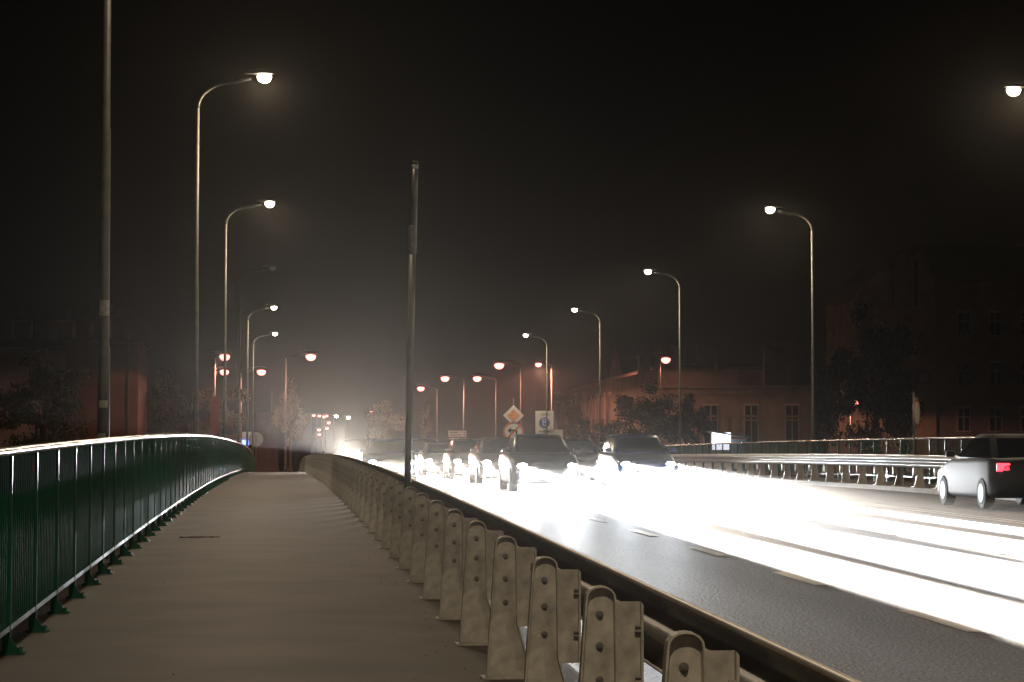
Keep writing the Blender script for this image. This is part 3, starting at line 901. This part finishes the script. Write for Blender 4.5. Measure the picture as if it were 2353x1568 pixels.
def side_window(parent, y, z, w_, h_):
    bm = bmesh.new()
    box(bm, -0.14, -0.004, y - w_/2 - .2, y - w_/2, z - .1, z + h_ + .3); box(bm, -0.14, -0.004, y + w_/2, y + w_/2 + .2, z - .1, z + h_ + .3)
    box(bm, -0.20, -0.004, y - w_/2, y + w_/2, z + h_, z + h_ + .3)
    o = obj("window", bm, M['stucco'], parent)
    bm = bmesh.new(); box(bm, -0.03, -0.005, y - w_/2, y + w_/2, z, z + h_); obj("pane", bm, M['wglass'], o)
y = 4.0
while y < Lb - 2:
    side_window(t, y, 7.4, 1.5, 2.6); side_window(t, y, 2.2, 1.6, 3.0)
    bm = bmesh.new(); box(bm, -0.18, -0.004, y + 1.9, y + 2.5, 0, Hb - 1.55); obj("pilaster", bm, M['stucco'], t)
    y += 4.6

# nearer corner house facing the camera
D2 = 205
xl, xr = at(1500, 900, D2).x, at(1870, 900, D2).x
g0 = gz(40, D2)
H2 = at(1600, 848, D2).z - g0
t = thing("corner_house", "low tan corner house with parapet, rooftop chimneys and white framed windows", "building", (xl, D2, g0))
W2 = xr - xl
bm = bmesh.new(); box(bm, 0, W2, 0, 30, 0, H2 - 1.6); obj("wall", bm, M['stucco_dk'], t)
bm = bmesh.new(); box(bm, 0.5, W2 * 0.53, 0.2, 29, H2 - 1.6, H2); obj("parapet", bm, M['stucco_dk'], t)
for zc_, dd, hh in ((H2 - 1.75, 0.45, 0.28), (H2 - 2.35, 0.25, 0.35), (H2 - 4.4, 0.15, 0.22)):
    bm = bmesh.new(); box(bm, -0.2, W2, -dd, -0.003, zc_, zc_ + hh); obj("cornice", bm, M['stucco_dk'], t)
bm = bmesh.new(); box(bm, 0, 0.9, -0.12, -0.004, 0, H2 - 2.36); obj("corner_pilaster", bm, M['stucco_dk'], t)
for px in (1692, 1668):
    u = at(px, 950, D2).x - xl
    bm = bmesh.new(); box(bm, u - .25, u + .25, -0.11, -0.004, 0, H2 - 4.41); obj("pilaster", bm, M['stucco_dk'], t)
for px in (1633, 1726, 1820):
    u = at(px, 950, D2).x - xl
    zt = at(px, 933, D2).z - g0
    wall_window(t, u, zt - 3.4, 1.15, 3.4, 0.0)
    bm = bmesh.new(); box(bm, u - .55, u + .55, -0.03, -0.004, H2 - 3.75, H2 - 3.1); o = obj("attic_vent", bm, M['wglass'], t)
for px, pt_, wd, dy, mm in ((1475, 822, 1.0, 12, 'stucco_dk'), (1530, 797, 1.9, 14, 'stucco'), (1615, 793, 0.8, 10, 'stucco'), (1660, 791, 1.1, 12, 'stucco_gr'), (1770, 800, 1.1, 14, 'stucco_gr'), (1800, 798, 1.4, 14, 'stucco_gr'), (1565, 800, 0.7, 16, 'stucco')):
    p = at(px, pt_, D2 + dy); u = p.x - xl
    if u < 1.2: u = 1.2
    bm = bmesh.new(); box(bm, u - wd/2, u + wd/2, dy, dy + 1.2, H2 - 1.6, p.z - g0); box(bm, u - wd/2 - .1, u + wd/2 + .1, dy - .1, dy + 1.3, p.z - g0 + .003, p.z - g0 + .2)
    obj("chimney", bm, M[mm], t)

# tall tenement at right with painted letters on its blank gable
D3 = 240
xl, xm, xr = at(1970, 800, D3).x, at(2150, 800, D3).x, at(2560, 800, D3).x
g0 = gz(60, D3)
t = thing("tall_tenement", "tall dark tenement with blank gable wall and blue letters beyond the tree at right", "building", (xl, D3, g0))
Hs, Hp, He = at(1970, 690, D3).z - g0, at(2085, 575, D3).z - g0, at(2250, 645, D3).z - g0
wm = xm - xl
bm = bmesh.new()
pr = [(0, 0), (wm, 0), (wm, at(2150, 640, D3).z - g0), (at(2110, 590, D3).x - xl, at(2110, 590, D3).z - g0), (at(2085, 575, D3).x - xl, Hp), (at(2060, 590, D3).x - xl, at(2060, 596, D3).z - g0), (at(2000, 640, D3).x - xl, at(2000, 640, D3).z - g0), (0, Hs)]
a_ = [bm.verts.new((x, 0, z)) for x, z in pr]; b_ = [bm.verts.new((x, 14, z)) for x, z in pr]
bm.faces.new(a_); bm.faces.new(list(reversed(b_)))
for i in range(len(pr)): bm.faces.new((a_[i], b_[i], b_[(i+1) % len(pr)], a_[(i+1) % len(pr)]))
obj("gable_wall", bm, M['stucco_dk'], t)
for px in (2050, 2104):
    u = at(px, 600, D3).x - xl
    bm = bmesh.new(); box(bm, u - .12, u + .12, -0.10, -0.004, at(px, 705, D3).z - g0, at(px, 600, D3).z - g0); obj("downpipe", bm, M['roof'], t)
wall_w = xr - xm
bm = bmesh.new(); box(bm, wm + .003, wm + wall_w, 0.4, 14, 0, He); obj("wall", bm, M['stucco_gr'], t)
bm = bmesh.new()
rv = [(wm + .01, 0.0, He + .004), (wm + wall_w, 0.0, He + .004), (wm + wall_w, 14, He + .004), (wm + .01, 14, He + .004), (wm + .01, 6, He + 4.5), (wm + wall_w, 6, He + 4.5)]
vv = [bm.verts.new(p) for p in rv]
for f in ((0,1,5,4),(1,2,5),(2,3,4,5),(3,0,4),(0,3,2,1)): bm.faces.new([vv[i] for i in f])
obj("roof", bm, M['roof'], t)
for px in (2217, 2290, 2363, 2436):
    for py in (770, 885, 990):
        u = at(px, py, D3).x - xl; z = at(px, py, D3).z - g0
        wall_window(t, u, z, 1.25, 2.4, 0.4, 'frame')
u1, u2 = at(2098, 868, D3), at(2123, 869, D3)
text_mesh("A", 2.4, M['signblue'], t, (u1.x - xl - .1, -0.03, u1.z - g0), "letter", 0.02)
text_mesh("D", 2.4, M['signblue'], t, (u2.x - xl, -0.03, u2.z - g0), "letter", 0.02)

# dark house at left with dormer windows, and its red-brown end wall
D4 = 190
xl, xm, xr = at(-120, 900, D4).x, at(185, 900, D4).x, at(318, 900, D4).x
g0 = gz(-14, D4) - 1.0
H4 = at(250, 790, D4).z - g0
t = thing("mansard_house", "dark house with dormer windows and a red brown end wall behind the railing at left", "building", (xl, D4, g0))
wa, wb = xm - xl, xr - xl
bm = bmesh.new(); box(bm, wa - 1.2, wb, -0.5, 12, 0, H4); obj("end_wall", bm, M['stucco_rd'], t)
bm = bmesh.new(); box(bm, wb - 0.85, wb - 0.70, -0.62, -0.504, 0, H4 - .2); obj("downpipe", bm, M['roof'], t)
bm = bmesh.new(); box(bm, wa - 1.4, wb + .25, -0.75, 12.2, H4 + .003, H4 + .18); obj("eaves", bm, M['roof'], t)
bm = bmesh.new(); box(bm, 0, wa - 1.203, 0, 12, 0, H4 - 0.6); obj("wall", bm, M['stucco_gr'], t)
bm = bmesh.new()
rv = [(0, -.4, H4 - .59), (wb - 1.0, -.4, H4 - .59), (wb - 1.0, 12, H4 - .59), (0, 12, H4 - .59), (0.4, 1.2, H4 + 3.4), (wb - 2.2, 1.2, H4 + 3.4), (wb - 2.2, 10.8, H4 + 3.4), (0.4, 10.8, H4 + 3.4)]
rv = [(x, y_ if z < H4 else y_, z + .78 if z < H4 else z) for x, y_, z in rv]
vv = [bm.verts.new(p) for p in rv]
for f in ((0,3,2,1),(4,5,6,7),(0,1,5,4),(1,2,6,5),(2,3,7,6),(3,0,4,7)): bm.faces.new([vv[i] for i in f])
obj("mansard_roof", bm, M['roof'], t)
for px in (52, 150, 232):
    u = at(px, 750, D4).x - xl; zt = at(px, 738, D4).z - g0
    bm = bmesh.new()
    box(bm, u - .85, u + .85, -0.5, 1.5, zt - .14, zt); box(bm, u - .85, u - .6, -0.5, 1.5, zt - 1.5, zt - .143); box(bm, u + .6, u + .85, -0.5, 1.5, zt - 1.5, zt - .143)
    o = obj("dormer_window", bm, M['stucco_dk'], t)
    bm = bmesh.new(); box(bm, u - .598, u + .598, -0.3, 1.4, zt - 1.5, zt - .145); obj("pane", bm, M['wglass'], o)

# dark kiosk beyond the bridge end, with a thin mast
D5 = 240
pa, pb = at(588, 948, D5), at(640, 948, D5)
g0 = gz(pa.x, D5)
t = thing("kiosk", "dark windowless block building beyond the railing end", "building", (pa.x, D5, g0))
bm = bmesh.new(); box(bm, 0, pb.x - pa.x, 0, 5, 0, pa.z - g0 - .25); obj("wall", bm, M['roof'], t)
bm = bmesh.new(); box(bm, -.15, pb.x - pa.x + .15, -.15, 5.15, pa.z - g0 - .247, pa.z - g0); obj("roof", bm, M['roof'], t)
bm = bmesh.new(); tube(bm, [(1.6, 2, pa.z - g0), (1.6, 2, pa.z - g0 + 2.4)], 0.05, 8); obj("mast", bm, M['pole'], t)

# ------------------------------------------------------------------ trees
def crown_mesh(seed, n, clumps, size, flat=0.75):
    rr = random.Random(seed)
    bm = bmesh.new()
    cl = []
    for i in range(clumps):
        a = rr.uniform(0, 2*PI); u = rr.uniform(-1, 1); k = rr.uniform(0.35, 0.92)
        s = math.sqrt(1 - u*u)
        cl.append((Vector((s*math.cos(a)*k, s*math.sin(a)*k, u*k)), rr.uniform(0.14, 0.34)))
    for i in range(n):
        c, r = rr.choice(cl)
        v = Vector((rr.gauss(0, 1), rr.gauss(0, 1), rr.gauss(0, 1))).normalized() * r * rr.random() ** 0.4
        v.z *= flat
        p = c + v
        nrm = Vector((rr.gauss(0, 1), rr.gauss(0, 1), rr.gauss(0.8, 1))).normalized()
        a1 = nrm.orthogonal().normalized(); a2 = nrm.cross(a1)
        s = size * rr.uniform(0.6, 1.35)
        q = [p + a1*s, p + a2*s*.55, p - a1*s, p - a2*s*.55]
        bm.faces.new([bm.verts.new(z) for z in q])
    me = bpy.data.meshes.new("crown")
    bm.to_mesh(me); bm.free()
    return me
CM = [crown_mesh(s, 5200, 30, 0.055) for s in (11, 12, 13)] + [crown_mesh(21, 9000, 60, 0.036), crown_mesh(31, 3200, 18, 0.075, 0.5)]
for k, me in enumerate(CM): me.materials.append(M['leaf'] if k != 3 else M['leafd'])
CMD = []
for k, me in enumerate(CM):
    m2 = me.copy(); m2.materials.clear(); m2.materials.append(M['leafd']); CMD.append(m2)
def make_tree(name, label, px, py0, py1, wpx, d, kind=0, dark=False, cat="tree", trunk=True, group="trees beyond the bridge"):
    """crown spans py0 (top) to py1 (bottom) and wpx wide"""
    tp, bt = at(px, py0, d), at(px, py1, d)
    g0 = gz(tp.x, d)
    t = thing(name, label, cat, (tp.x, d, g0), random.uniform(0, 6), group)
    rx = wpx * d / FPX / 2; rz = (tp.z - max(bt.z, g0 + 0.1)) / 2
    cz = (tp.z + max(bt.z, g0 + 0.1)) / 2 - g0
    c = bpy.data.objects.new("crown", (CMD if dark else CM)[kind]); C.objects.link(c)
    c.parent = t; c.location = (0, 0, cz); c.scale = (rx, rx, rz)
    bm = bmesh.new()
    r0 = max(0.12, rx * 0.07)
    tube(bm, [(0, 0, -.3), (0.05, 0, cz * .4), (-.03, .05, cz)], [r0 * 1.3, r0, r0 * .6], 8)
    for k in range(6):
        a = k * 1.1; 
        tube(bm, [(0, 0, cz * (.55 + .07*k)), (rx*.35*math.cos(a), rx*.35*math.sin(a), cz*(.7+.05*k) + .1*rz), (rx*.65*math.cos(a), rx*.65*math.sin(a), cz + rz*(.1 + .08*k))], [r0*.5, r0*.35, r0*.15], 6)
    obj("trunk", bm, M['bark'], t, smooth=True)
    return t
make_tree("tree", "broad tree lit red behind the lamp posts at left", 500, 872, 1060, 150, 200, 4)
make_tree("tree", "loose red lit tree behind the walkway end", 668, 868, 1050, 78, 226, 0)
make_tree("tree", "small red lit tree left of the leaning pole", 878, 905, 1040, 110, 300, 1)
make_tree("tree", "narrow red lit tree just right of the leaning pole", 975, 900, 1040, 34, 245, 2)
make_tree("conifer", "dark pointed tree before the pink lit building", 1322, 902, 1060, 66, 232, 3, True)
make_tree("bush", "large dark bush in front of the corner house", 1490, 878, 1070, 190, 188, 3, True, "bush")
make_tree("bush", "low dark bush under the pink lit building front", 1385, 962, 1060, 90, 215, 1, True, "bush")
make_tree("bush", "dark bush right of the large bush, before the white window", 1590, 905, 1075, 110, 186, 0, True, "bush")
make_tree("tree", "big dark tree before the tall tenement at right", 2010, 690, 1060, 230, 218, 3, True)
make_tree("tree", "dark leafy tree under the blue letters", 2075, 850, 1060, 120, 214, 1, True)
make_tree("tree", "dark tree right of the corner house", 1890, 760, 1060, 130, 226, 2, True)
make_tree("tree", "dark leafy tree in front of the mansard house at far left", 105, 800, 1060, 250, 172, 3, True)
make_tree("tree", "dark tree between the red brown wall and the lamp post", 385, 850, 1060, 150, 205, 0, True)
# ------------------------------------------------------------------ night haze
bm = bmesh.new()
box(bm, -260, 260, -55, 640, -6.1, 34)
hz = struct(obj("haze", bm, M['white']), 'stuff')
hm = bpy.data.materials.new("haze")
hm.use_nodes = True
nt = hm.node_tree
nt.nodes.remove(nt.nodes["Principled BSDF"])
pv = nt.nodes.new("ShaderNodeVolumePrincipled")
pv.inputs["Color"].default_value = (1.0, 0.94, 0.88, 1)
pv.inputs["Density"].default_value = HAZE
pv.inputs["Anisotropy"].default_value = 0.90
nt.links.new(pv.outputs[0], nt.nodes["Material Output"].inputs["Volume"])
hz.data.materials.clear(); hz.data.materials.append(hm)
